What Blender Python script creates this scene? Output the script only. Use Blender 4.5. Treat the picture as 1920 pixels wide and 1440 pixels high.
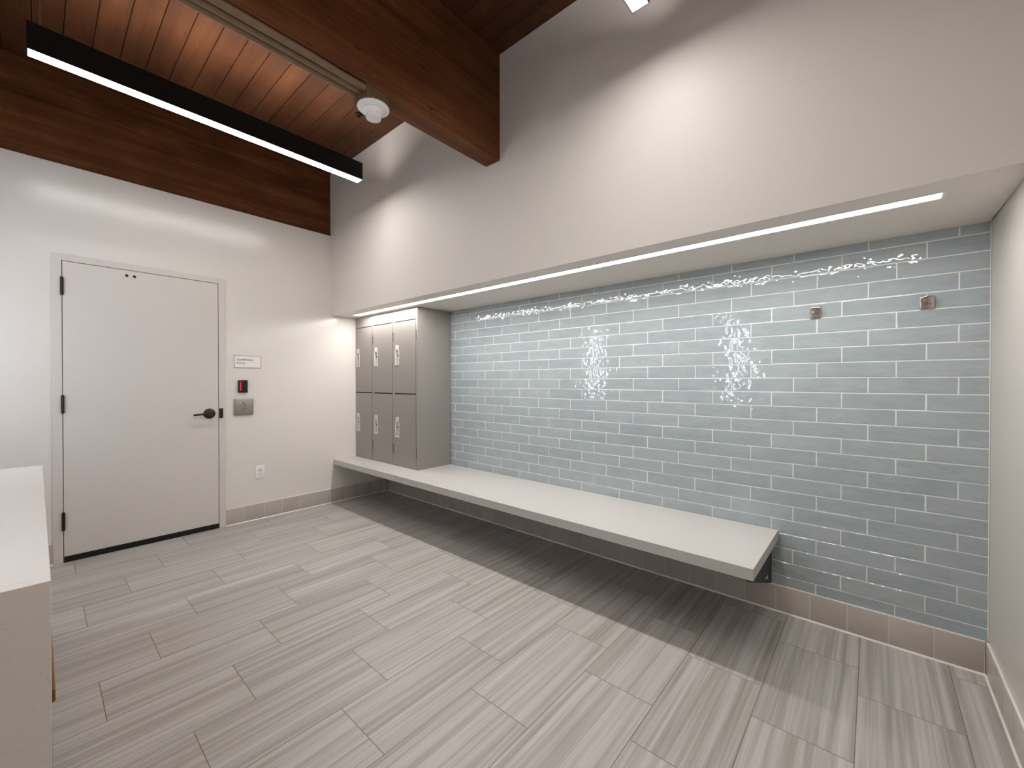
import bpy, bmesh, math, random
from mathutils import Vector, Matrix

random.seed(7)
for o in list(bpy.data.objects):
    bpy.data.objects.remove(o, do_unlink=True)
SC = bpy.context.scene
COL = SC.collection

# ------------------------------------------------------------------ camera, world, exposure
W = 4.703            # room length along the tiled wall (x), door wall at x = 0
YB = -3.36           # wall behind the camera; tiled wall at y = 0
ZC = 3.48            # plank ceiling
YF = -0.665          # face of the bulkhead above the bench niche
ZS = 1.978           # soffit over the niche
cam_d = bpy.data.cameras.new('camera')
cam_d.sensor_width = 36.0
cam_d.lens = 777.0 / 1920 * 36.0
cam_d.clip_start = 0.02
cam = bpy.data.objects.new('camera', cam_d)
COL.objects.link(cam)
cam.location = (4.3173, -2.7216, 1.285)
cam.rotation_euler = (math.pi / 2 - 0.0067, 0.0, 0.7166)
SC.camera = cam

world = bpy.data.worlds.new('world')
SC.world = world
world.use_nodes = True
world.node_tree.nodes['Background'].inputs[0].default_value = (0.02, 0.02, 0.02, 1)
world.node_tree.nodes['Background'].inputs[1].default_value = 1.0

SC.view_settings.view_transform = 'Standard'
SC.view_settings.look = 'None'
SC.view_settings.exposure = 1.13
SC.view_settings.gamma = 1.0
SC.view_settings.use_curve_mapping = False
SC.cycles.max_bounces = 10
SC.cycles.diffuse_bounces = 6
SC.cycles.glossy_bounces = 5
SC.cycles.use_denoising = True
SC.cycles.caustics_reflective = False
SC.cycles.sample_clamp_indirect = 6.0

E_SOFFIT = 22.5
E_PENDANT = 22.0
E_UP = 12.5
E_VANITY = 15.5

# ------------------------------------------------------------------ materials
def srgb(r, g, b):
    def c(v):
        v /= 255.0
        return v / 12.92 if v <= 0.04045 else ((v + 0.055) / 1.055) ** 2.4
    return (c(r), c(g), c(b), 1.0)

class NT:
    """small helper around a node tree"""
    def __init__(self, name):
        self.m = bpy.data.materials.new(name)
        self.m.use_nodes = True
        self.t = self.m.node_tree
        self.b = self.t.nodes['Principled BSDF']
    def n(self, kind, **kw):
        nd = self.t.nodes.new(kind)
        for k, v in kw.items():
            setattr(nd, k, v)
        return nd
    def l(self, a, b):
        self.t.links.new(a, b)
    def val(self, sock, v):
        if isinstance(v, (int, float)):
            sock.default_value = v
        elif isinstance(v, (tuple, list)):
            sock.default_value = v
        else:
            self.l(v, sock)
    def math(self, op, a, b=None, c=None):
        nd = self.n('ShaderNodeMath', operation=op)
        self.val(nd.inputs[0], a)
        if b is not None: self.val(nd.inputs[1], b)
        if c is not None: self.val(nd.inputs[2], c)
        return nd.outputs[0]
    def pos(self):
        return self.n('ShaderNodeNewGeometry').outputs['Position']
    def island(self):
        return self.n('ShaderNodeNewGeometry').outputs['Random Per Island']
    def scale(self, vec, s):
        nd = self.n('ShaderNodeMapping')
        self.l(vec, nd.inputs['Vector'])
        nd.inputs['Scale'].default_value = s
        return nd
    def noise(self, vec, scale, detail=2.0, rough=0.5, dist=0.0):
        nd = self.n('ShaderNodeTexNoise')
        self.l(vec, nd.inputs['Vector'])
        nd.inputs['Scale'].default_value = scale
        nd.inputs['Detail'].default_value = detail
        nd.inputs['Roughness'].default_value = rough
        nd.inputs['Distortion'].default_value = dist
        return nd.outputs['Fac']
    def ramp(self, fac, stops):
        nd = self.n('ShaderNodeValToRGB')
        self.l(fac, nd.inputs[0])
        cr = nd.color_ramp
        while len(cr.elements) < len(stops):
            cr.elements.new(0.5)
        for e, (p, c) in zip(cr.elements, stops):
            e.position = p
            e.color = c if isinstance(c, tuple) else (c, c, c, 1)
        return nd.outputs[0]
    def mix(self, fac, a, b, mode='MIX'):
        nd = self.n('ShaderNodeMix', data_type='RGBA', blend_type=mode)
        self.val(nd.inputs[0], fac)
        self.val(nd.inputs[6], a)
        self.val(nd.inputs[7], b)
        return nd.outputs[2]
    def bump(self, h, strength, dist):
        nd = self.n('ShaderNodeBump')
        nd.inputs['Strength'].default_value = strength
        nd.inputs['Distance'].default_value = dist
        self.l(h, nd.inputs['Height'])
        self.l(nd.outputs[0], self.b.inputs['Normal'])
    def set(self, color=None, rough=None, metal=None, spec=None, coat=None):
        if color is not None: self.val(self.b.inputs['Base Color'], color)
        if rough is not None: self.val(self.b.inputs['Roughness'], rough)
        if metal is not None: self.b.inputs['Metallic'].default_value = metal
        if spec is not None: self.b.inputs['Specular IOR Level'].default_value = spec
        if coat is not None: self.b.inputs['Coat Weight'].default_value = coat
        return self

def plain(name, color, rough=0.5, metal=0.0, spec=0.5, var=0.03, scale=30.0):
    t = NT(name)
    f = t.noise(t.pos(), scale, 3)
    c2 = tuple(max(0, v * (1 - 4 * var)) for v in color[:3]) + (1,)
    t.set(t.mix(t.ramp(f, [(0.35, 0.0), (0.65, 1.0)]), color, c2), rough, metal, spec)
    return t.m

def lamp(name, color, strength):
    t = NT(name)
    t.set((0.8, 0.8, 0.8, 1), 0.4)
    t.b.inputs['Emission Color'].default_value = color
    t.b.inputs['Emission Strength'].default_value = strength
    return t.m

def paint(name, color, rough):
    t = NT(name)
    f = t.noise(t.pos(), 2.2, 3)
    c2 = tuple(v * 0.975 for v in color[:3]) + (1,)
    t.set(t.mix(f, color, c2), rough, spec=0.5)
    h = t.noise(t.pos(), 160.0, 2)
    t.bump(h, 0.06, 0.002)
    return t.m

def wood(name, axis, dark, mid, light, rough=0.5, flecks=True, fine_lo=0.72):
    """stained timber, grain along the axis"""
    t = NT(name)
    s = [7.0, 7.0, 7.0]; s[axis] = 0.55
    isl = t.island()
    off = t.n('ShaderNodeCombineXYZ')
    o1 = t.math('MULTIPLY', isl, 37.0)
    for i in range(3): t.l(o1, off.inputs[i])
    add = t.n('ShaderNodeVectorMath', operation='ADD')
    t.l(t.pos(), add.inputs[0]); t.l(off.outputs[0], add.inputs[1])
    p = add.outputs[0]
    mp = t.scale(p, s)
    g1 = t.noise(mp.outputs[0], 1.6, 5, 0.6, 0.4)
    s2 = [60.0, 60.0, 60.0]; s2[axis] = 1.6
    g2 = t.noise(t.scale(p, s2).outputs[0], 1.0, 3, 0.6)
    base = t.ramp(g1, [(0.25, dark), (0.52, mid), (0.8, light)])
    fine = t.ramp(g2, [(0.3, fine_lo), (0.7, 1.08)])
    col = t.mix(1.0, base, fine, 'MULTIPLY')
    tone = t.ramp(isl, [(0.0, 0.78), (1.0, 1.16)])
    col = t.mix(1.0, col, tone, 'MULTIPLY')
    blot = t.ramp(t.noise(t.pos(), 3.3, 3, 0.6), [(0.3, 0.8), (0.7, 1.15)])
    col = t.mix(1.0, col, blot, 'MULTIPLY')
    s3 = [9.0, 9.0, 9.0]; s3[axis] = 3.5
    v = t.n('ShaderNodeTexVoronoi'); t.l(t.scale(p, s3).outputs[0], v.inputs['Vector'])
    v.inputs['Scale'].default_value = 0.8
    knot = t.ramp(v.outputs['Distance'], [(0.03, 1.0), (0.075, 0.0)])
    col = t.mix(t.math('MULTIPLY', knot, 0.75), col, tuple(c * 0.35 for c in dark[:3]) + (1,))
    if flecks:
        f = t.ramp(t.noise(t.scale(p, [26.0, 26.0, 26.0]).outputs[0], 1.0, 4, 0.75), [(0.655, 0.0), (0.70, 1.0)])
        col = t.mix(t.math('MULTIPLY', f, 0.35), col, srgb(150, 118, 92))
    t.set(col, rough, spec=0.22)
    t.bump(g2, 0.25, 0.002)
    return t.m

M = {}
M['wall'] = paint('wall_paint', srgb(222, 216, 210), 0.2)
M['wall_b'] = paint('bulkhead_paint', srgb(222, 215, 208), 0.6)
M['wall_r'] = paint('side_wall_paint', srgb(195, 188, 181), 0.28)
M['trim'] = paint('frame_paint', srgb(208, 201, 195), 0.38)
M['door'] = paint('door_paint', srgb(210, 203, 197), 0.38)
M['beam'] = wood('beam_wood', 1, srgb(80, 46, 26), srgb(112, 67, 38), srgb(142, 90, 54), 0.6)
M['plank'] = wood('plank_wood', 0, srgb(70, 41, 24), srgb(83, 49, 29), srgb(96, 59, 36), 0.5, True, 0.88)
M['oak'] = wood('vanity_wood', 0, srgb(106, 68, 34), srgb(142, 94, 50), srgb(164, 114, 66), 0.45, False)
M['black'] = plain('black_powder_coat', srgb(26, 25, 25), 0.45, spec=0.4)
M['rubber'] = plain('black_sweep', srgb(22, 19, 17), 0.5, spec=0.3)
M['bronze'] = plain('dark_bronze', srgb(70, 58, 46), 0.32, 0.85, var=0.05, scale=90)
M['dark'] = plain('dark_gap', srgb(14, 13, 12), 0.8, spec=0.1)
M['hinge'] = plain('locker_hinge_shade', srgb(84, 76, 70), 0.6, spec=0.2)
M['gap'] = plain('door_gap_shade', srgb(60, 50, 42), 0.8, spec=0.1)
M['steelbr'] = plain('painted_bracket', srgb(44, 40, 34), 0.55)
M['chrome'] = plain('chrome', srgb(188, 182, 176), 0.07, 1.0, var=0.005)
M['mirror'] = plain('mirror_silver', srgb(240, 242, 242), 0.01, 1.0, var=0.0)
M['satin'] = plain('satin_steel', srgb(168, 160, 150), 0.34, 0.9, var=0.01, scale=200)
M['whitepl'] = plain('white_plastic', srgb(235, 233, 230), 0.35, var=0.004)
M['cup'] = plain('bright_pull_metal', srgb(214, 211, 207), 0.35, 0.15, var=0.006)
M['signw'] = plain('sign_face', srgb(236, 229, 224), 0.4, var=0.003)
M['ink'] = plain('sign_ink', srgb(58, 54, 52), 0.6)
M['beige'] = plain('beige_conduit_paint', srgb(120, 95, 68), 0.5, var=0.03)
M['boxbr'] = plain('brown_box_paint', srgb(98, 73, 47), 0.5, var=0.03)
M['grout'] = plain('white_grout', srgb(228, 227, 222), 0.8, spec=0.2, var=0.02, scale=120)
M['basegrout'] = plain('base_grout', srgb(222, 217, 211), 0.75, spec=0.2, var=0.02, scale=120)
M['caulk'] = plain('white_caulk', srgb(226, 222, 214), 0.3, var=0.01)
M['led'] = lamp('led_lens_soffit', (1.0, 0.97, 0.94, 1), E_SOFFIT)
M['led_p'] = lamp('led_lens_pendant', (1.0, 0.97, 0.94, 1), E_PENDANT)
M['led_u'] = lamp('led_lens_uplight', (1.0, 0.97, 0.94, 1), E_UP)
M['led_v'] = lamp('vanity_diffuser', (0.80, 0.92, 1.06, 1), E_VANITY)
M['red'] = lamp('red_indicator', (1.0, 0.02, 0.05, 1), 0.30)
M['red'].node_tree.nodes['Principled BSDF'].inputs['Base Color'].default_value = (0.25, 0.005, 0.01, 1)

def tile_material():
    t = NT('glazed_blue_tile')
    isl = t.island()
    base = t.ramp(isl, [(0.0, srgb(155, 165, 169)), (0.5, srgb(159, 169, 172)), (1.0, srgb(163, 172, 175))])
    st = t.noise(t.scale(t.pos(), [7.0, 7.0, 24.0]).outputs[0], 1.0, 4, 0.65)
    col = t.mix(1.0, base, t.ramp(st, [(0.3, 0.90), (0.7, 1.07)]), 'MULTIPLY')
    t.set(col, 0.0, spec=0.6)
    off = t.n('ShaderNodeCombineXYZ')
    o1 = t.math('MULTIPLY', isl, 53.0)
    t.l(o1, off.inputs[0]); t.l(o1, off.inputs[2])
    add = t.n('ShaderNodeVectorMath', operation='ADD')
    t.l(t.pos(), add.inputs[0]); t.l(off.outputs[0], add.inputs[1])
    h1 = t.noise(add.outputs[0], 38.0, 0.4, 0.5)
    h2 = t.noise(add.outputs[0], 14.0, 0.0, 0.4)
    h = t.math('ADD', h1, t.math('MULTIPLY', h2, 1.2))
    t.bump(h, 0.6, 0.0019)
    return t.m
M['tile'] = tile_material()

def base_tile_material():
    t = NT('taupe_base_tile')
    isl = t.island()
    base = t.ramp(isl, [(0.0, srgb(176, 167, 159)), (1.0, srgb(184, 175, 167))])
    f = t.ramp(t.noise(t.pos(), 9.0, 3), [(0.3, 0.97), (0.7, 1.03)])
    t.set(t.mix(1.0, base, f, 'MULTIPLY'), 0.28, spec=0.45)
    return t.m
M['basetile'] = base_tile_material()

def quartz(name, color):
    t = NT(name)
    v = t.n('ShaderNodeTexVoronoi'); t.l(t.pos(), v.inputs['Vector'])
    v.inputs['Scale'].default_value = 170.0
    sp = t.ramp(v.outputs['Distance'], [(0.16, 1.0), (0.26, 0.0)])
    pick = t.ramp(t.noise(t.pos(), 60.0, 2), [(0.47, 0.0), (0.55, 1.0)])
    fac = t.math('MULTIPLY', t.math('MULTIPLY', sp, pick), 0.5)
    t.set(t.mix(fac, color, tuple(c * 0.62 for c in color[:3]) + (1,)), 0.3, spec=0.4)
    return t.m
M['quartz'] = quartz('white_quartz', srgb(189, 185, 181))
M['quartz_v'] = quartz('vanity_quartz', srgb(214, 206, 199))

def locker_material():
    t = NT('grey_locker_metal')
    f = t.noise(t.pos(), 260.0, 2)
    t.set(t.mix(f, srgb(136, 130, 125), srgb(143, 137, 132)), 0.27, 0.0, 0.75)
    t.bump(t.noise(t.pos(), 4.0, 2), 0.12, 0.004)
    return t.m
M['locker'] = locker_material()

def floor_material():
    t = NT('striated_floor_tile')
    sep = t.n('ShaderNodeSeparateXYZ'); t.l(t.pos(), sep.inputs[0])
    X, Y = sep.outputs[0], sep.outputs[1]
    P, L = 0.3050, 0.6110
    u = t.math('DIVIDE', t.math('SUBTRACT', X, 0.3100), P)
    k = t.math('FLOOR', u)
    fu = t.math('SUBTRACT', u, k)
    v = t.math('ADD', t.math('DIVIDE', t.math('ADD', Y, 2.1450), L), t.math('MULTIPLY', k, 1.0 / 3.0))
    j = t.math('FLOOR', v)
    fv = t.math('SUBTRACT', v, j)
    du = t.math('MULTIPLY', t.math('MINIMUM', fu, t.math('SUBTRACT', 1.0, fu)), P)
    dv = t.math('MULTIPLY', t.math('MINIMUM', fv, t.math('SUBTRACT', 1.0, fv)), L)
    d = t.math('MINIMUM', du, dv)
    g = t.ramp(t.math('MULTIPLY', d, 100.0), [(0.10, 1.0), (0.19, 0.0)])   # grout about 3 mm wide
    wn = t.n('ShaderNodeTexWhiteNoise', noise_dimensions='2D')
    cm = t.n('ShaderNodeCombineXYZ'); t.l(k, cm.inputs[0]); t.l(j, cm.inputs[1])
    t.l(cm.outputs[0], wn.inputs['Vector'])
    r = wn.outputs['Value']
    sx = t.math('ADD', t.math('MULTIPLY', X, 1.0), t.math('MULTIPLY', r, 71.0))
    sy = t.math('ADD', Y, t.math('MULTIPLY', r, 31.0))
    c1 = t.n('ShaderNodeCombineXYZ'); t.l(sx, c1.inputs[0]); t.l(sy, c1.inputs[1])
    n1 = t.noise(t.scale(c1.outputs[0], [38.0, 0.55, 1.0]).outputs[0], 1.0, 4, 0.62, 0.25)
    n2 = t.noise(t.scale(c1.outputs[0], [150.0, 2.2, 1.0]).outputs[0], 1.0, 2, 0.6)
    n3 = t.noise(t.scale(c1.outputs[0], [9.0, 0.8, 1.0]).outputs[0], 1.0, 2, 0.5)
    n = t.math('ADD', t.math('ADD', t.math('MULTIPLY', n1, 0.6), t.math('MULTIPLY', n2, 0.18)), t.math('MULTIPLY', n3, 0.22))
    col = t.ramp(n, [(0.30, srgb(130, 123, 116)), (0.45, srgb(157, 151, 145)), (0.55, srgb(175, 170, 165)), (0.70, srgb(193, 189, 185))])
    tone = t.ramp(r, [(0.0, 0.94), (1.0, 1.04)])
    col = t.mix(1.0, col, tone, 'MULTIPLY')
    col = t.mix(g, col, srgb(112, 102, 88))
    rough = t.ramp(n2, [(0.3, 0.36), (0.7, 0.46)])
    t.set(col, rough, spec=0.4)
    hh = t.math('SUBTRACT', t.math('MULTIPLY', n2, 0.06), g)
    t.bump(hh, 0.5, 0.0012)
    return t.m
M['floor'] = floor_material()

# ------------------------------------------------------------------ mesh helpers
class MB:
    def __init__(self):
        self.bm = bmesh.new()
        self.mi = 0
    def _tag(self, faces):
        for f in faces: f.material_index = self.mi
    def box(self, x0, x1, y0, y1, z0, z1, bev=0.0, seg=2):
        tmp = bmesh.new()
        bmesh.ops.create_cube(tmp, size=1.0)
        for v in tmp.verts:
            v.co = Vector((x0 + (v.co.x + .5) * (x1 - x0), y0 + (v.co.y + .5) * (y1 - y0), z0 + (v.co.z + .5) * (z1 - z0)))
        if bev > 0:
            bmesh.ops.bevel(tmp, geom=tmp.edges[:], offset=bev, segments=seg, profile=0.6, affect='EDGES')
        return self._merge(tmp)
    def _merge(self, tmp, mat=None):
        if mat is not None:
            bmesh.ops.transform(tmp, matrix=mat, verts=tmp.verts)
        bmesh.ops.recalc_face_normals(tmp, faces=tmp.faces[:])
        mp = {}
        for v in tmp.verts: mp[v] = self.bm.verts.new(v.co)
        for f in tmp.faces:
            nf = self.bm.faces.new([mp[v] for v in f.verts])
            nf.material_index = self.mi
        tmp.free()
        return self
    def cyl(self, p0, p1, r0, r1=None, n=24):
        r1 = r0 if r1 is None else r1
        p0, p1 = Vector(p0), Vector(p1)
        d = p1 - p0
        tmp = bmesh.new()
        bmesh.ops.create_cone(tmp, cap_ends=True, segments=n, radius1=r0, radius2=r1, depth=d.length)
        q = Vector((0, 0, 1)).rotation_difference(d.normalized()).to_matrix().to_4x4()
        return self._merge(tmp, Matrix.Translation((p0 + p1) / 2) @ q)
    def lathe(self, prof, center, axis='Z', n=40):
        """prof: list of (r, h) along the axis"""
        tmp = bmesh.new()
        rings = []
        for r, h in prof:
            if r < 1e-6:
                rings.append([tmp.verts.new((0, 0, h))])
            else:
                rings.append([tmp.verts.new((r * math.cos(2 * math.pi * i / n), r * math.sin(2 * math.pi * i / n), h)) for i in range(n)])
        for a, b in zip(rings[:-1], rings[1:]):
            for i in range(n):
                k = (i + 1) % n
                if len(a) == 1 and len(b) == 1: continue
                if len(a) == 1: tmp.faces.new([a[0], b[i], b[k]])
                elif len(b) == 1: tmp.faces.new([a[i], b[0], a[k]])
                else: tmp.faces.new([a[i], b[i], b[k], a[k]])
        m = Matrix.Identity(4)
        if axis == 'X': m = Matrix.Rotation(math.pi / 2, 4, 'Y')
        if axis == '-Y': m = Matrix.Rotation(math.pi / 2, 4, 'X')
        return self._merge(tmp, Matrix.Translation(center) @ m)
    def prism(self, pts, axis, a, b, bev=0.0):
        """polygon pts in the two remaining axes (cyclic order), extruded along axis from a to b"""
        tmp = bmesh.new()
        def co(p, h):
            if axis == 'X': return (h, p[0], p[1])
            if axis == 'Y': return (p[0], h, p[1])
            return (p[0], p[1], h)
        lo = [tmp.verts.new(co(p, a)) for p in pts]
        hi = [tmp.verts.new(co(p, b)) for p in pts]
        n = len(pts)
        tmp.faces.new(lo); tmp.faces.new(hi[::-1])
        for i in range(n):
            tmp.faces.new([lo[i], hi[i], hi[(i + 1) % n], lo[(i + 1) % n]])
        if bev > 0:
            bmesh.ops.recalc_face_normals(tmp, faces=tmp.faces[:])
            bmesh.ops.bevel(tmp, geom=tmp.edges[:], offset=bev, segments=2, profile=0.6, affect='EDGES')
        return self._merge(tmp)
    def tube(self, pts, r, n=14):
        pts = [Vector(p) for p in pts]
        tmp = bmesh.new()
        rings = []
        for i, p in enumerate(pts):
            d = (pts[min(i + 1, len(pts) - 1)] - pts[max(i - 1, 0)]).normalized()
            up = Vector((0, 0, 1)) if abs(d.z) < 0.95 else Vector((1, 0, 0))
            s = d.cross(up).normalized(); t = s.cross(d)
            rings.append([tmp.verts.new(p + r * (math.cos(2 * math.pi * k / n) * s + math.sin(2 * math.pi * k / n) * t)) for k in range(n)])
        for a, b in zip(rings[:-1], rings[1:]):
            for k in range(n):
                tmp.faces.new([a[k], a[(k + 1) % n], b[(k + 1) % n], b[k]])
        tmp.faces.new(rings[0]); tmp.faces.new(rings[-1][::-1])
        return self._merge(tmp)
    def build(self, name, mats, parent=None, smooth=False, kind=None):
        me = bpy.data.meshes.new(name)
        self.bm.to_mesh(me); self.bm.free()
        if not isinstance(mats, (list, tuple)): mats = [mats]
        for m in mats: me.materials.append(m)
        if smooth:
            for p in me.polygons: p.use_smooth = True
            try: me.set_sharp_from_angle(angle=math.radians(38))
            except Exception: pass
        o = bpy.data.objects.new(name, me)
        COL.objects.link(o)
        if parent is not None:
            o.parent = parent
            o.matrix_parent_inverse = Matrix.Translation(parent.location).inverted()
        if kind: o['kind'] = kind
        return o

def thing(name, loc, label, cat, group=None, kind=None):
    o = bpy.data.objects.new(name, None)
    o.empty_display_size = 0.05
    COL.objects.link(o)
    o.location = loc
    if label: o['label'] = label
    if cat: o['category'] = cat
    if group: o['group'] = group
    if kind: o['kind'] = kind
    return o

def text_part(name, body, size, mat, parent, origin, right, up, spacing=1.0, lines=1.0, bold=0.0, align='LEFT'):
    """flat raised lettering as a mesh: origin = left end of the first base line"""
    cu = bpy.data.curves.new(name, 'FONT')
    cu.body = body; cu.size = size; cu.space_character = spacing; cu.space_line = lines
    cu.extrude = 0.0005; cu.offset = bold; cu.align_x = align
    tmp = bpy.data.objects.new('tmp', cu)
    COL.objects.link(tmp)
    dg = bpy.context.evaluated_depsgraph_get()
    me = bpy.data.meshes.new_from_object(tmp.evaluated_get(dg))
    bpy.data.objects.remove(tmp, do_unlink=True)
    me.materials.clear(); me.materials.append(mat)
    r, u = Vector(right), Vector(up)
    nrm = r.cross(u)
    m = Matrix((r.to_4d(), u.to_4d(), nrm.to_4d(), (0, 0, 0, 1))).transposed()
    m.translation = Vector(origin)
    for i in range(3): m[3][i] = 0.0
    me.transform(m)
    o = bpy.data.objects.new(name, me)
    COL.objects.link(o)
    o.parent = parent
    o.matrix_parent_inverse = Matrix.Translation(parent.location).inverted()
    return o

# ------------------------------------------------------------------ room shell
b = MB(); b.box(-0.12, W + 0.15, YB - 0.1, 0.12, -0.1, 0.0)
b.build('floor', M['floor'], kind='structure')

# door wall with its opening
DY0, DY1, DH = -2.651, -1.624, 2.184          # outer edges of the door frame
b = MB()
ZW = 2.815
b.box(-0.12, 0, YB, DY0 + 0.004, 0, ZW)
b.box(-0.12, 0, DY1 - 0.004, 0.0, 0, ZW)
b.box(-0.12, 0, DY0 + 0.004, DY1 - 0.004, DH - 0.004, ZW)
b.build('wall_left', M['wall'], kind='structure')

b = MB(); b.box(-0.12, W + 0.15, YB - 0.12, YB, 0, ZC)
b.build('wall_front', M['wall'], kind='structure')
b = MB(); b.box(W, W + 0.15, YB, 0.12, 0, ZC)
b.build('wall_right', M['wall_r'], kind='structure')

# bulkhead above the niche, with a hairline crack left at its right end
b = MB()
SLX0, SLX1, SLY0, SLY1 = 0.196, 4.507, -0.5345, -0.4735      # slot for the strip light
b.prism([(0, YF), (W - 0.0002, YF), (W - 0.001, -0.33), (W - 0.006, 0.0), (0, 0.0)], 'Z', ZS + 0.03, ZW)
b.prism([(0, YF), (W - 0.0002, YF), (W - 0.0006, SLY0), (0, SLY0)], 'Z', ZS, ZS + 0.03)
b.prism([(0, SLY1), (W - 0.0008, SLY1), (W - 0.001, -0.33), (W - 0.006, 0.0), (0, 0.0)], 'Z', ZS, ZS + 0.03)
b.box(0, SLX0, SLY0, SLY1, ZS, ZS + 0.03)
b.box(SLX1, W - 0.0007, SLY0, SLY1, ZS, ZS + 0.03)
b.box(-0.16, W - 0.0002, YF, 0.0, ZW, ZC)
b.build('wall_bulkhead', M['wall_b'], kind='structure')

# tiled wall: grout bed plus every glazed tile
PX, PZ, X0, Z0 = 0.30905, 0.078628, 1.2075, 1.9331
HB = 0.146
b = MB()
b.box(-0.12, W, 0.0012, 0.12, 0, ZC)
b.mi = 1
GR = 0.0026
for i in range(-1, 24):
    zt, zb = Z0 - i * PZ - GR, Z0 - (i + 1) * PZ + GR
    zt, zb = min(zt, ZS), max(zb, HB + 0.002)
    if zt - zb < 0.006: continue
    s = {2: 0.0, 0: 2 / 3, 1: 1 / 3}[i % 3]
    k = -6
    while True:
        xa, xb = X0 + (k + s) * PX + GR, X0 + (k + 1 + s) * PX - GR
        k += 1
        if xa > W: break
        xa, xb = max(xa, 0.001), min(xb, W - 0.003)
        if xb - xa < 0.006: continue
        tmp = bmesh.new()
        bmesh.ops.create_cube(tmp, size=1.0)
        for v in tmp.verts:
            v.co = Vector((xa + (v.co.x + .5) * (xb - xa), -0.0005 + (v.co.y + .5) * 0.006, zb + (v.co.z + .5) * (zt - zb)))
        front = [e for e in tmp.edges if all(v.co.y < 0.001 for v in e.verts)]
        bmesh.ops.bevel(tmp, geom=front, offset=0.0018, segments=3, profile=0.55, affect='EDGES')
        c = Vector(((xa + xb) / 2, 0, (za := (zt + zb) / 2)))
        rot = Matrix.Rotation(random.gauss(0, 0.0035), 4, 'Z') @ Matrix.Rotation(random.gauss(0, 0.004), 4, 'X')
        b._merge(tmp, Matrix.Translation(c) @ rot @ Matrix.Translation(-c))
b.build('wall_back', [M['grout'], M['tile']], kind='structure')

# white bead of caulk down the right end of the tiles
b = MB(); b.box(W - 0.004, W - 0.0005, -0.003, 0.002, 0.15, ZS - 0.002, 0.001)
b.build('trim_1', M['caulk'], kind='structure')

# cove base of 6 inch tiles with white joints
def base_run(name, along, pos, a, bnd, joints, sgn, end_cut=0.0):
    """along 'X' or 'Y'; pos = wall plane; joints sorted; sgn = direction into the room"""
    m = MB()
    th = 0.009
    def bx(u0, u1, d0, d1, z0, z1, bev=0.0):
        lo, hi = sorted((pos + sgn * d0, pos + sgn * d1))
        if along == 'X': m.box(u0, u1, lo, hi, z0, z1, bev)
        else: m.box(lo, hi, u0, u1, z0, z1, bev)
    bx(a, bnd, 0.0002, th - 0.002, 0.0, HB - 0.002)
    # white bead along the top edge
    bx(a, bnd, 0.0002, th, HB - 0.003, HB + 0.003, 0.001)
    # cove foot: white joint at the floor
    pr = [(pos + sgn * 0.0002, 0.0), (pos + sgn * 0.0145, 0.0), (pos + sgn * 0.013, 0.004), (pos + sgn * 0.0098, 0.0075), (pos + sgn * 0.0002, 0.0085)]
    m.mi = 2
    if along == 'X': m.prism(pr, 'X', a, bnd)
    else:
        m.prism(pr, 'Y', a, bnd)
    m.mi = 1
    js = [a - 0.002] + sorted(j for j in joints if a < j < bnd) + [bnd + 0.002]
    for u0, u1 in zip(js[:-1], js[1:]):
        if u1 - u0 < 0.01: continue
        bx(u0 + 0.0018, u1 - 0.0018, 0.001, th, 0.008, HB - 0.003, 0.0012)
    return m.build(name, [M['basegrout'], M['basetile'], M['caulk']], kind='structure', smooth=True)
jx = [3.912 + 0.1555 * k for k in range(-26, 6)]
base_run('baseboard_back', 'X', 0.0, 0.011, W - 0.011, jx, -1)
jy = [-0.689 + 0.1575 * k for k in range(-7, 5)]
base_run('baseboard_left', 'Y', 0.0, DY1 + 0.001, -0.010, jy, 1)
base_run('baseboard_left_far', 'Y', 0.0, YB + 0.002, DY0 - 0.001, [YB + 0.155 * k for k in range(1, 5)], 1).name = 'baseboard_left.001'
base_run('baseboard_right', 'Y', W, YB + 0.002, -0.010, [-0.165 - 0.155 * k for k in range(0, 21)], -1)

# plank ceiling: boards run along x
b = MB()
PITCH = 0.131
y = -0.634
while y > YB - 0.1:
    cut = [(-0.16, W + 0.15)]
    for xa, xb in cut:
        b.box(xa, xb, y - PITCH + 0.0016, y - 0.0016, ZC, ZC + 0.04, 0.003, 1)
    y -= PITCH
b.mi = 1
b.box(-0.16, W + 0.15, YB - 0.12, 0.12, ZC + 0.03, ZC + 0.1)
b.build('ceiling', [M['plank'], M['dark']], kind='structure')

# timber beams
b = MB(); b.box(-0.16, -0.03, YB, YF, ZW + 0.001, ZC, 0.002)
o = b.build('ceiling_beam', M['beam'], kind='structure')
o['label'] = 'dark brown timber beam flush with the wall above the door'; o['category'] = 'beam'
b = MB(); b.box(2.288, 2.417, YB, YF + 0.0005, 2.77, ZC, 0.003)
o = b.build('ceiling_beam', M['beam'], kind='structure')
o['label'] = 'dark brown timber beam with the smoke detector and conduits on its underside'; o['category'] = 'beam'

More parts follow.
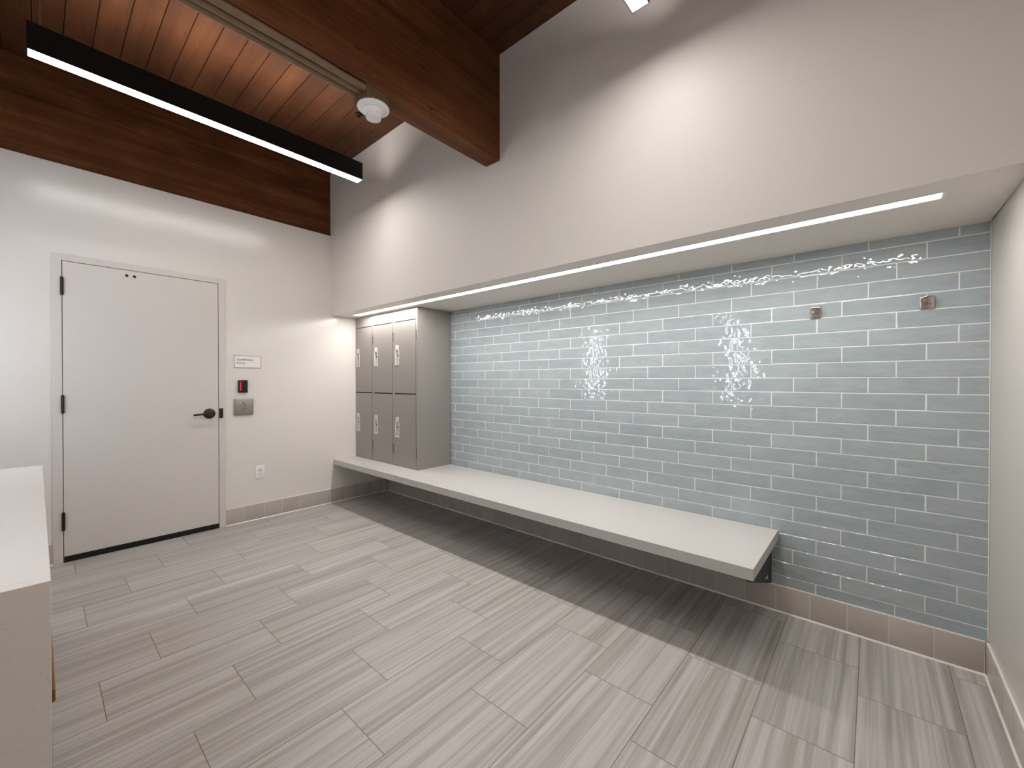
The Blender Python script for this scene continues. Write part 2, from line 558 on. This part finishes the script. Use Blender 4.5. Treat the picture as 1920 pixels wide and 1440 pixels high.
# ------------------------------------------------------------------ door in the left wall
door = thing('door_1', (0.0, -2.138, 0.0), None, None, kind='structure')
LY0, LY1, LH = -2.598, -1.677, 2.134
b = MB()
fx = 0.008
g = 0.0035
b.box(-0.11, fx, DY0, LY0 - g, 0, DH, 0.0015)
b.box(-0.11, fx, LY1 + g, DY1, 0, DH, 0.0015)
b.box(-0.11, fx, LY0 - g, LY1 + g, LH + g, DH, 0.0015)
b.build('door_frame', M['trim'], door)
b = MB(); b.box(-0.05, 0.004, LY0, LY1, 0.012, LH, 0.0015)
b.build('door_leaf', M['door'], door)
b = MB(); b.box(-0.10, -0.052, LY0 - g, LY1 + g, 0, LH + g)  # near-black slab behind the leaf, paints the shade in the door gaps
b.build('gap_shade_slab', M['dark'], door)
b = MB()
b.box(0.0042, 0.011, LY0 + 0.001, LY1 - 0.001, 0.006, 0.042, 0.001)
sw = b.build('door_sweep', M['rubber'], door)
b = MB()
for k in range(6):
    yy = LY0 + 0.08 + k * (LY1 - LY0 - 0.16) / 5
    b.lathe([(0, 0.0015), (0.0035, 0.001), (0.004, 0)], (0.011, yy, 0.032), 'X', 10)
b.build('screw_row', M['bronze'], sw)
for zc in (1.956, 1.122, 0.294):
    b = MB()
    for k in range(5):
        z0 = zc - 0.062 + k * 0.0248
        b.cyl((0.014, LY0 - 0.002, z0 + 0.0006), (0.014, LY0 - 0.002, z0 + 0.0242), 0.0088, n=18)
    b.cyl((0.014, LY0 - 0.002, zc - 0.066), (0.014, LY0 - 0.002, zc + 0.066), 0.006, n=14)
    h = b.build('hinge', M['bronze'], door, smooth=True)
for yy in (-2.262, -2.218):
    b = MB(); b.lathe([(0, 0.006), (0.005, 0.0055), (0.0095, 0.002), (0.0105, 0)], (0.004, yy, 2.094), 'X', 20)
    b.build('screw_plug', M['bronze'], door, smooth=True)
# lever
b = MB()
b.lathe([(0, 0.013), (0.026, 0.013), (0.036, 0.010), (0.0425, 0.004), (0.0435, 0.0)], (0.004, -1.742, 1.006), 'X', 48)
rose = b.build('rosette', M['bronze'], door, smooth=True)
b = MB()
b.lathe([(0.017, 0.0), (0.016, 0.02), (0.0155, 0.046), (0.013, 0.052), (0, 0.054)], (0.016, -1.742, 1.006), 'X', 28)
b.tube([(0.058, -1.735, 1.007), (0.06, -1.76, 1.007), (0.060, -1.80, 1.006), (0.058, -1.84, 1.003), (0.052, -1.862, 1.001)], 0.0085, 14)
b.tube([(0.058, -1.74, 1.007), (0.061, -1.77, 1.007), (0.061, -1.80, 1.006)], 0.011, 14)
b.build('lever_handle', M['bronze'], door, smooth=True)
b = MB()
b.box(fx - 0.003, fx + 0.0025, LY1 + g + 0.001, -1.643, 0.962, 1.048, 0.001)
b.box(fx + 0.001, fx + 0.006, LY1 + g + 0.001, LY1 + g + 0.008, 0.975, 1.035, 0.001)
b.build('strike_plate', M['bronze'], door)

# ------------------------------------------------------------------ things on the door wall
EX, EY, EZ = (1, 0, 0), (0, 1, 0), (0, 0, 1)
sign = thing('room_sign', (0.0, -1.45, 1.462), 'white rectangular sign with thin dark border reading SWIMMING POOL beside the door', 'sign')
b = MB(); b.box(0.0002, 0.005, -1.558, -1.342, 1.407, 1.518, 0.001)
b.build('sign_panel', M['signw'], sign)
b = MB()
t_ = 0.0028
x0_, x1_ = 0.0046, 0.0056
b.box(x0_, x1_, -1.558, -1.342, 1.518 - t_, 1.518); b.box(x0_, x1_, -1.558, -1.342, 1.407, 1.407 + t_)
b.box(x0_, x1_, -1.558, -1.558 + t_, 1.407 + t_, 1.518 - t_); b.box(x0_, x1_, -1.342 - t_, -1.342, 1.407 + t_, 1.518 - t_)
b.build('sign_border', M['ink'], sign)
text_part('lettering', 'SWIMMING\nPOOL', 0.0265, M['ink'], sign, (0.0053, -1.538, 1.469), EY, EZ, 1.0, 1.08, 0.0)

rd = thing('card_reader', (0.0, -1.492, 1.239), 'small black card reader with a red light strip under the sign', 'card reader')
b = MB(); b.box(0.0002, 0.022, -1.5285, -1.4555, 1.182, 1.295, 0.004, 3)
b.build('housing', M['black'], rd, smooth=True)
b = MB(); b.box(0.0215, 0.0235, -1.494, -1.466, 1.19, 1.288, 0.0008)
b.build('face_plate', M['rubber'], rd)
b = MB(); b.box(0.0215, 0.0232, -1.517, -1.509, 1.20, 1.28, 0.0006)
b.build('indicator_light', M['red'], rd)

pp = thing('push_plate', (0.0, -1.485, 1.053), 'satin steel door opener push plate with a wheelchair symbol', 'push plate')
b = MB(); b.box(0.0002, 0.014, -1.560, -1.409, 0.979, 1.129, 0.004, 3)
b.build('housing', M['satin'], pp, smooth=True)
b = MB(); b.box(0.013, 0.019, -1.552, -1.417, 0.987, 1.121, 0.003, 3)
b.build('plate', M['satin'], pp, smooth=True)
# wheelchair symbol
b = MB()
def stroke(m, pts, r, x):
    m.tube([(x, p[0], p[1]) for p in pts], r, 8)
cy_, cz_ = -1.487, 1.078
b.lathe([(0, 0.0012), (0.0042, 0.0008), (0.0046, 0)], (0.0188, cy_ - 0.003, cz_ + 0.021), 'X', 16)
stroke(b, [(cy_ - 0.003, cz_ + 0.015), (cy_ - 0.001, cz_ - 0.001)], 0.0024, 0.0188)
stroke(b, [(cy_ - 0.002, cz_ + 0.007), (cy_ + 0.009, cz_ + 0.006)], 0.0015, 0.0188)
stroke(b, [(cy_ - 0.001, cz_ - 0.001), (cy_ + 0.010, cz_ - 0.002), (cy_ + 0.015, cz_ - 0.016), (cy_ + 0.019, cz_ - 0.015)], 0.0021, 0.0188)
stroke(b, [(cy_ - 0.003 + 0.0125 * math.cos(a), cz_ - 0.008 + 0.0125 * math.sin(a)) for a in [math.radians(d) for d in range(115, 345, 15)]], 0.0013, 0.0188)
b.build('wheelchair_symbol', M['ink'], pp, smooth=True)
text_part('lettering', 'PUSH', 0.0135, M['ink'], pp, (0.0187, -1.4845, 1.036), EY, EZ, 1.0, 1.0, 0.0, 'CENTER')
text_part('lettering', 'TO OPEN DOOR', 0.0088, M['ink'], pp, (0.0187, -1.4845, 1.024), EY, EZ, 1.0, 1.0, 0.0, 'CENTER')

ol = thing('wall_outlet', (0.0, -1.351, 0.439), 'white duplex power outlet low on the wall right of the door', 'outlet')
b = MB(); b.box(0.0002, 0.006, -1.3875, -1.3155, 0.381, 0.4975, 0.0025, 3)
b.build('cover_plate', M['whitepl'], ol, smooth=True)
for zc in (0.459, 0.419):
    b = MB(); b.box(0.005, 0.0078, -1.3685, -1.3345, zc - 0.0145, zc + 0.0145, 0.004, 3)
    rc = b.build('receptacle', M['whitepl'], ol, smooth=True)
    b = MB()
    b.box(0.0075, 0.0082, -1.3595, -1.3570, zc - 0.003, zc + 0.007)
    b.box(0.0075, 0.0082, -1.3465, -1.3440, zc - 0.003, zc + 0.007)
    b.cyl((0.0075, -1.3515, zc - 0.008), (0.0082, -1.3515, zc - 0.008), 0.0028, n=12)
    b.build('slots', M['ink'], rc)
b = MB(); b.lathe([(0, 0.001), (0.003, 0.0006), (0.0034, 0)], (0.006, -1.3515, 0.439), 'X', 12)
b.build('screw', M['satin'], ol)

# ------------------------------------------------------------------ bench
bench = thing('bench', (1.96, -0.33, 0.0), 'long white wall-hung bench slab under the blue tiles', 'bench')
BL, BD, BZ, BT = 3.9234, -0.6512, 0.4556, 0.0536
b = MB(); b.box(0.0005, BL, BD, -0.0045, BZ - BT, BZ, 0.0012)
b.build('bench_top', M['quartz'], bench)
b = MB()
b.prism([(-0.0095, BZ - BT - 0.0005), (-0.60, BZ - BT - 0.0005), (-0.60, 0.372), (-0.40, 0.294), (-0.0095, 0.1495)], 'X', 3.884, 3.892)
b.box(3.842, 3.892, -0.60, -0.0095, BZ - BT - 0.0065, BZ - BT - 0.0005)
br = b.build('bracket', M['steelbr'], bench)
b = MB()
b.lathe([(0.019, 0.0), (0.019, 0.003), (0.014, 0.0035), (0.014, 0.012), (0.008, 0.0135), (0, 0.014)], (3.892, -0.205, 0.258), 'X', 6)
b.cyl((3.892, -0.245, 0.272), (3.906, -0.245, 0.272), 0.004, n=10)
b.build('bolt', M['chrome'], br)

# ------------------------------------------------------------------ lockers
lk = thing('locker_bank', (0.57, -0.2, BZ), 'grey metal bank of six small lockers on the left end of the bench', 'lockers')
LX0, LX1, LYF, LZ1 = 0.002, 1.134, -0.400, 1.9755
b = MB()
b.box(LX0, LX0 + 0.012, LYF, -0.006, BZ + 0.0003, LZ1, 0.001)
b.box(LX1 - 0.012, LX1, LYF, -0.006, BZ + 0.0003, LZ1, 0.001)
b.box(LX0 + 0.012, LX1 - 0.012, -0.016, -0.006, BZ + 0.0003, LZ1)
b.box(LX0 + 0.012, LX1 - 0.012, LYF, -0.016, 1.868, LZ1, 0.001)                  # top fascia
b.box(LX0 + 0.012, LX1 - 0.012, LYF, -0.016, BZ + 0.0003, 0.4655)
cols = [(0.0155, 0.342), (0.381, 0.722), (0.764, 1.108)]
for (a0, a1), (n0, n1) in zip(cols[:-1], cols[1:]):
    b.box(a1 + 0.0035, n0 - 0.002, LYF, LYF + 0.03, 0.4655, 1.868, 0.0008)
    b.box(a1 + 0.015, a1 + 0.02, LYF + 0.03, -0.016, 0.4655, 1.868)
b.box(1.1115, LX1 - 0.012, LYF, LYF + 0.03, 0.4655, 1.868, 0.0008)
b.mi = 1
b.box(LX0 + 0.012, LX1 - 0.012, LYF + 0.022, LYF + 0.024, 0.466, 1.868)
b.build('cabinet', [M['locker'], M['gap']], lk)
for ci, (a0, a1) in enumerate(cols):
    for (z0, z1, hz) in ((1.1685, 1.8605, 1.44), (0.4675, 1.1585, 0.738)):
        b = MB()
        hx0, hx1 = a0 + 0.008, a0 + 0.076          # recessed pull on the left edge
        hz0, hz1 = hz, hz + 0.152
        yb = LYF + 0.018
        b.box(a0, hx0 + 0.006, LYF - 0.001, yb, z0, z1)
        b.box(hx1 - 0.006, a1, LYF - 0.001, yb, z0, z1)
        b.box(hx0 + 0.006, hx1 - 0.006, LYF - 0.001, yb, hz1 - 0.004, z1)
        b.box(hx0 + 0.006, hx1 - 0.006, LYF - 0.001, yb, z0, hz0 + 0.004)
        d = b.build('door', M['locker'], lk)
        b = MB()                                      # cup: rim, sides, back
        b.box(hx0, hx0 + 0.009, LYF - 0.005, LYF + 0.012, hz0, hz1, 0.0015)
        b.box(hx1 - 0.009, hx1, LYF - 0.005, LYF + 0.012, hz0, hz1, 0.0015)
        b.box(hx0 + 0.009, hx1 - 0.009, LYF - 0.005, LYF + 0.012, hz0, hz0 + 0.008, 0.0015)
        b.box(hx0 + 0.009, hx1 - 0.009, LYF - 0.003, LYF + 0.012, hz1 - 0.006, hz1, 0.0015)
        b.box(hx0 + 0.004, hx1 - 0.004, LYF + 0.012, LYF + 0.015, hz0 + 0.002, hz1 - 0.002)
        b.box(hx0 + 0.026, hx0 + 0.036, LYF - 0.001, LYF + 0.012, hz0 + 0.012, hz1 - 0.05, 0.001)
        b.build('recessed_pull', M['cup'], d)
        b = MB()
        b.cyl((hx1 - 0.021, LYF - 0.002, hz0 + 0.098), (hx1 - 0.021, LYF + 0.012, hz0 + 0.098), 0.0085, n=16)
        b.build('lock_hole', M['dark'], d)
        b = MB(); b.box(hx0 + 0.008, hx1 - 0.008, LYF - 0.003, LYF - 0.0008, hz1 + 0.004, hz1 + 0.046, 0.0008)
        b.build('number_plate', M['cup'], d)
        b = MB()                                      # piano hinge: a dark stitched line
        zz = z0 + 0.004
        while zz < z1 - 0.018:
            b.box(a1 - 0.0006, a1 + 0.0034, LYF - 0.0014, LYF + 0.006, zz, zz + 0.011)
            zz += 0.0225
        b.build('hinge', M['hinge'], d)
        # two rows of pierced vents on the upright beside the door
        vz = 1.675 if z0 > 1 else 0.575
        if ci < 2 or True:
            b = MB()
            ux = a1 + 0.0065 if ci < 2 else a1 + 0.005
            for k in range(7):
                for q in range(2 if ci < 2 else 1):
                    xx = ux + q * 0.0125
                    b.box(xx, xx + 0.0062, LYF - 0.0012, LYF + 0.002, vz + k * 0.0135, vz + k * 0.0135 + 0.0068)
            b.build('vent_holes', M['dark'], lk)

# ------------------------------------------------------------------ robe hooks on the tiles
def hook(cx, cz, label):
    t = thing('robe_hook', (cx, -0.003, cz), label, 'hook', 'chrome robe hooks on the tiled wall')
    b = MB()
    b.box(cx - 0.025, cx + 0.025, -0.010, -0.0032, cz - 0.029, cz + 0.029, 0.0045, 3)
    b.build('back_plate', M['chrome'], t, smooth=True)
    b = MB()
    w = 0.0155
    b.prism([(-0.0095, cz - 0.006), (-0.0095, cz + 0.014), (-0.020, cz + 0.016), (-0.027, cz + 0.025), (-0.033, cz + 0.025), (-0.033, cz - 0.001), (-0.026, cz - 0.008)],
            'X', cx - w, cx + w, 0.0015)
    b.build('hook_arm', M['chrome'], t, smooth=True)
hook(4.086, 1.648, 'square chrome robe hook left of the other, farther from the right wall')
hook(4.505, 1.650, 'square chrome robe hook nearer the right wall corner')

# ------------------------------------------------------------------ soffit light
sl = thing('recessed_linear_light', (2.35, -0.495, ZS), 'long glowing strip light recessed in the soffit above the bench', 'light')
b = MB()
zt = ZS - 0.0003
q = 0.0115                                         # flange around the slot
b.box(SLX0 - q, SLX1 + q, SLY0 - q, SLY0, zt - 0.002, zt, 0.0006); b.box(SLX0 - q, SLX1 + q, SLY1, SLY1 + q, zt - 0.002, zt, 0.0006)
b.box(SLX0 - q, SLX0, SLY0, SLY1, zt - 0.002, zt, 0.0006); b.box(SLX1, SLX1 + q, SLY0, SLY1, zt - 0.002, zt, 0.0006)
lt = 0.001
b.box(SLX0 + 0.0002, SLX1 - 0.0002, SLY0 + 0.0002, SLY0 + lt, zt - 0.002, ZS + 0.014)
b.box(SLX0 + 0.0002, SLX1 - 0.0002, SLY1 - lt, SLY1 - 0.0002, zt - 0.002, ZS + 0.014)
b.build('trim_ring', M['whitepl'], sl)
b = MB(); b.box(SLX0 + 0.0005, SLX1 - 0.0005, SLY0 + lt, SLY1 - lt, ZS + 0.0015, ZS + 0.0055)
b.build('lens', M['led'], sl)

# ------------------------------------------------------------------ pendant
def pendant(dx, label):
    pl = thing('linear_pendant_light', (1.115 + dx, -1.85, 2.935), label, 'pendant light', 'black linear pendants')
    x0, x1, y0, y1, z0, z1 = 1.075 + dx, 1.155 + dx, -2.745, -0.956, 2.935, 3.072
    b = MB()
    w = 0.004
    xc0 = 1.121 + dx
    b.box(x0, x0 + w, y0, y1, z0, z1); b.box(x1 - w, x1, y0, y1, z0, z1)
    b.box(x0 + w, x1 - w, y0, y0 + w, z0, z1 - 0.02); b.box(x0 + w, x1 - w, y1 - w, y1, z0, z1 - 0.02)
    b.box(xc0 - 0.012, xc0 + 0.012, y1 - 0.03, y1 - w, z1 - 0.024, z1 - 0.001)
    b.box(x0 + w, x1 - w, y0 + w, y1 - w, z1 - 0.06, z1 - 0.028)
    b.build('housing', M['black'], pl)
    b = MB(); b.box(x0 + w, x1 - w, y0 + w, y1 - w, z1 - 0.0275, z1 - 0.024)
    b.build('uplight_lens', M['led_u'], pl)
    b = MB(); b.box(x0 + w, x1 - w, y0 + w, y1 - w, z0 + 0.001, z0 + 0.005)
    b.build('lens', M['led_p'], pl)
    xc = 1.121 + dx
    for yy in (-0.972, -2.70):
        b = MB(); b.cyl((xc, yy, z1 - 0.022), (xc, yy, ZC - 0.012), 0.0009, n=8)
        b.build('cable', M['satin'], pl)
        b = MB(); b.lathe([(0, -0.03), (0.007, -0.03), (0.009, -0.014), (0.026, -0.013), (0.028, 0.0), (0, 0.0)], (xc, yy, ZC - 0.0003), 'Z', 20)
        b.build('canopy', M['black'], pl, smooth=True)
pendant(0.0, 'black linear pendant with a glowing underside hanging between the two dark beams')
pendant(2.42, 'black linear pendant high up in the bay right of the beam')

# ------------------------------------------------------------------ detector, its box and conduits
ZB = 2.77
jb = thing('junction_box', (2.352, -1.573, ZB), 'brown square junction box under the beam above the smoke detector', 'junction box')
b = MB(); b.box(2.290, 2.4135, -1.636, -1.511, 2.707, ZB - 0.0003, 0.002)
b.build('box', M['boxbr'], jb)
for yy in (-1.60, -1.545):
    b = MB(); b.lathe([(0, 0.0015), (0.003, 0.001), (0.0035, 0)], (2.4135, yy, 2.715), 'X', 10)
    b.build('screw', M['satin'], jb)
sd = thing('smoke_detector', (2.354, -1.564, 2.705), 'round white smoke detector under the brown box on the beam', 'smoke detector')
c = (2.354, -1.564, 2.7065)
b = MB(); b.lathe([(0, 0.0), (0.074, 0.0), (0.0795, -0.002), (0.080, -0.0055), (0.0765, -0.009), (0.058, -0.0165), (0.051, -0.0185), (0, -0.0185)], c, 'Z', 56)
b.build('base', M['whitepl'], sd, smooth=True)
b = MB(); b.lathe([(0, -0.0186), (0.0485, -0.0186), (0.045, -0.029), (0.0425, -0.040), (0.041, -0.0415), (0.039, -0.044), (0.039, -0.051), (0.037, -0.058), (0.030, -0.0615), (0, -0.062)], c, 'Z', 48)
b.build('sensor_dome', M['whitepl'], sd, smooth=True)
r = 0.0165
for (x, x2, lab) in (
    (2.3145, 2.3145, 'beige conduit farthest from the right edge of the three under the beam'),
    (2.3545, 2.3545, 'beige conduit in the middle of the three under the beam'),
    (2.394, 2.400, 'beige conduit nearest the right edge of the three under the beam')):
    b = MB()
    zc = ZB - r - 0.0005
    b.tube([(x, -1.637, zc), (x, -1.70, zc), (x, -1.76, zc), (x2, -1.86, zc), (x2, -1.95, zc), (x2, -2.4, zc), (x2, YB + 0.002, zc)], r, 18)
    b.cyl((x, -1.6365, zc), (x, -1.664, zc), r + 0.002, n=20)
    o = b.build('conduit', M['beige'], smooth=True)
    o['label'] = lab; o['category'] = 'conduit'; o['group'] = 'conduits under the beam'

# ------------------------------------------------------------------ vanity counter beside the camera
vc = thing('vanity_counter', (2.06, -3.0, 0.0), 'white speckled quartz vanity counter with wood below at left foreground', 'counter')
VX0, VX1, VY, VZ = 1.135, 2.990, -2.703, 0.858
b = MB()
b.box(VX0, VX1 - 0.032, YB + 0.001, VY, VZ - 0.04, VZ, 0.0015)
b.box(VX1 - 0.032, VX1, YB + 0.001, VY, 0.0, VZ, 0.0015)
b.build('countertop', M['quartz_v'], vc)
b = MB(); b.box(VX0 + 0.02, VX1 - 0.033, YB + 0.01, VY + 0.006, 0.577, 0.604, 0.0015)
b.build('shelf', M['oak'], vc)
b = MB(); b.box(VX0 + 0.02, VX0 + 0.05, YB + 0.01, VY - 0.02, 0.0, VZ - 0.041, 0.001)
b.build('end_panel', M['oak'], vc)
b = MB(); b.box(VX0 + 0.06, VX1 - 0.04, VY - 0.02, VY + 0.001, 0.10, 0.525, 0.001)
b.build('door', M['oak'], vc)

mr = thing('bounce_mirror', (1.93, YB, 1.6), 'unseen wall mirror added over the vanity counter to bounce light', 'mirror')
b = MB(); b.box(0.99, 2.87, YB + 0.0005, YB + 0.006, 1.04, 2.10, 0.001)  # assumed mirror out of view, added to throw light back into the room
b.build('glass', M['mirror'], mr)

# ------------------------------------------------------------------ upright mirror lights on the wall over the vanity
for x, lab in ((0.89, 'upright white tube light on the wall left of the vanity'), (2.968, 'upright white tube light on the wall at the right end of the vanity')):
    t = thing('vanity_light', (x, YB, 1.55), lab, 'wall light', 'upright lights either side of the vanity')
    b = MB(); b.box(x - 0.022, x + 0.022, YB + 0.0005, YB + 0.02, 1.08, 2.06, 0.002)
    b.build('back_plate', M['satin'], t)
    b = MB(); b.box(x - 0.019, x + 0.019, YB + 0.0205, YB + 0.065, 1.10, 2.04, 0.010, 4)
    b.build('diffuser', M['led_v'], t, smooth=True)
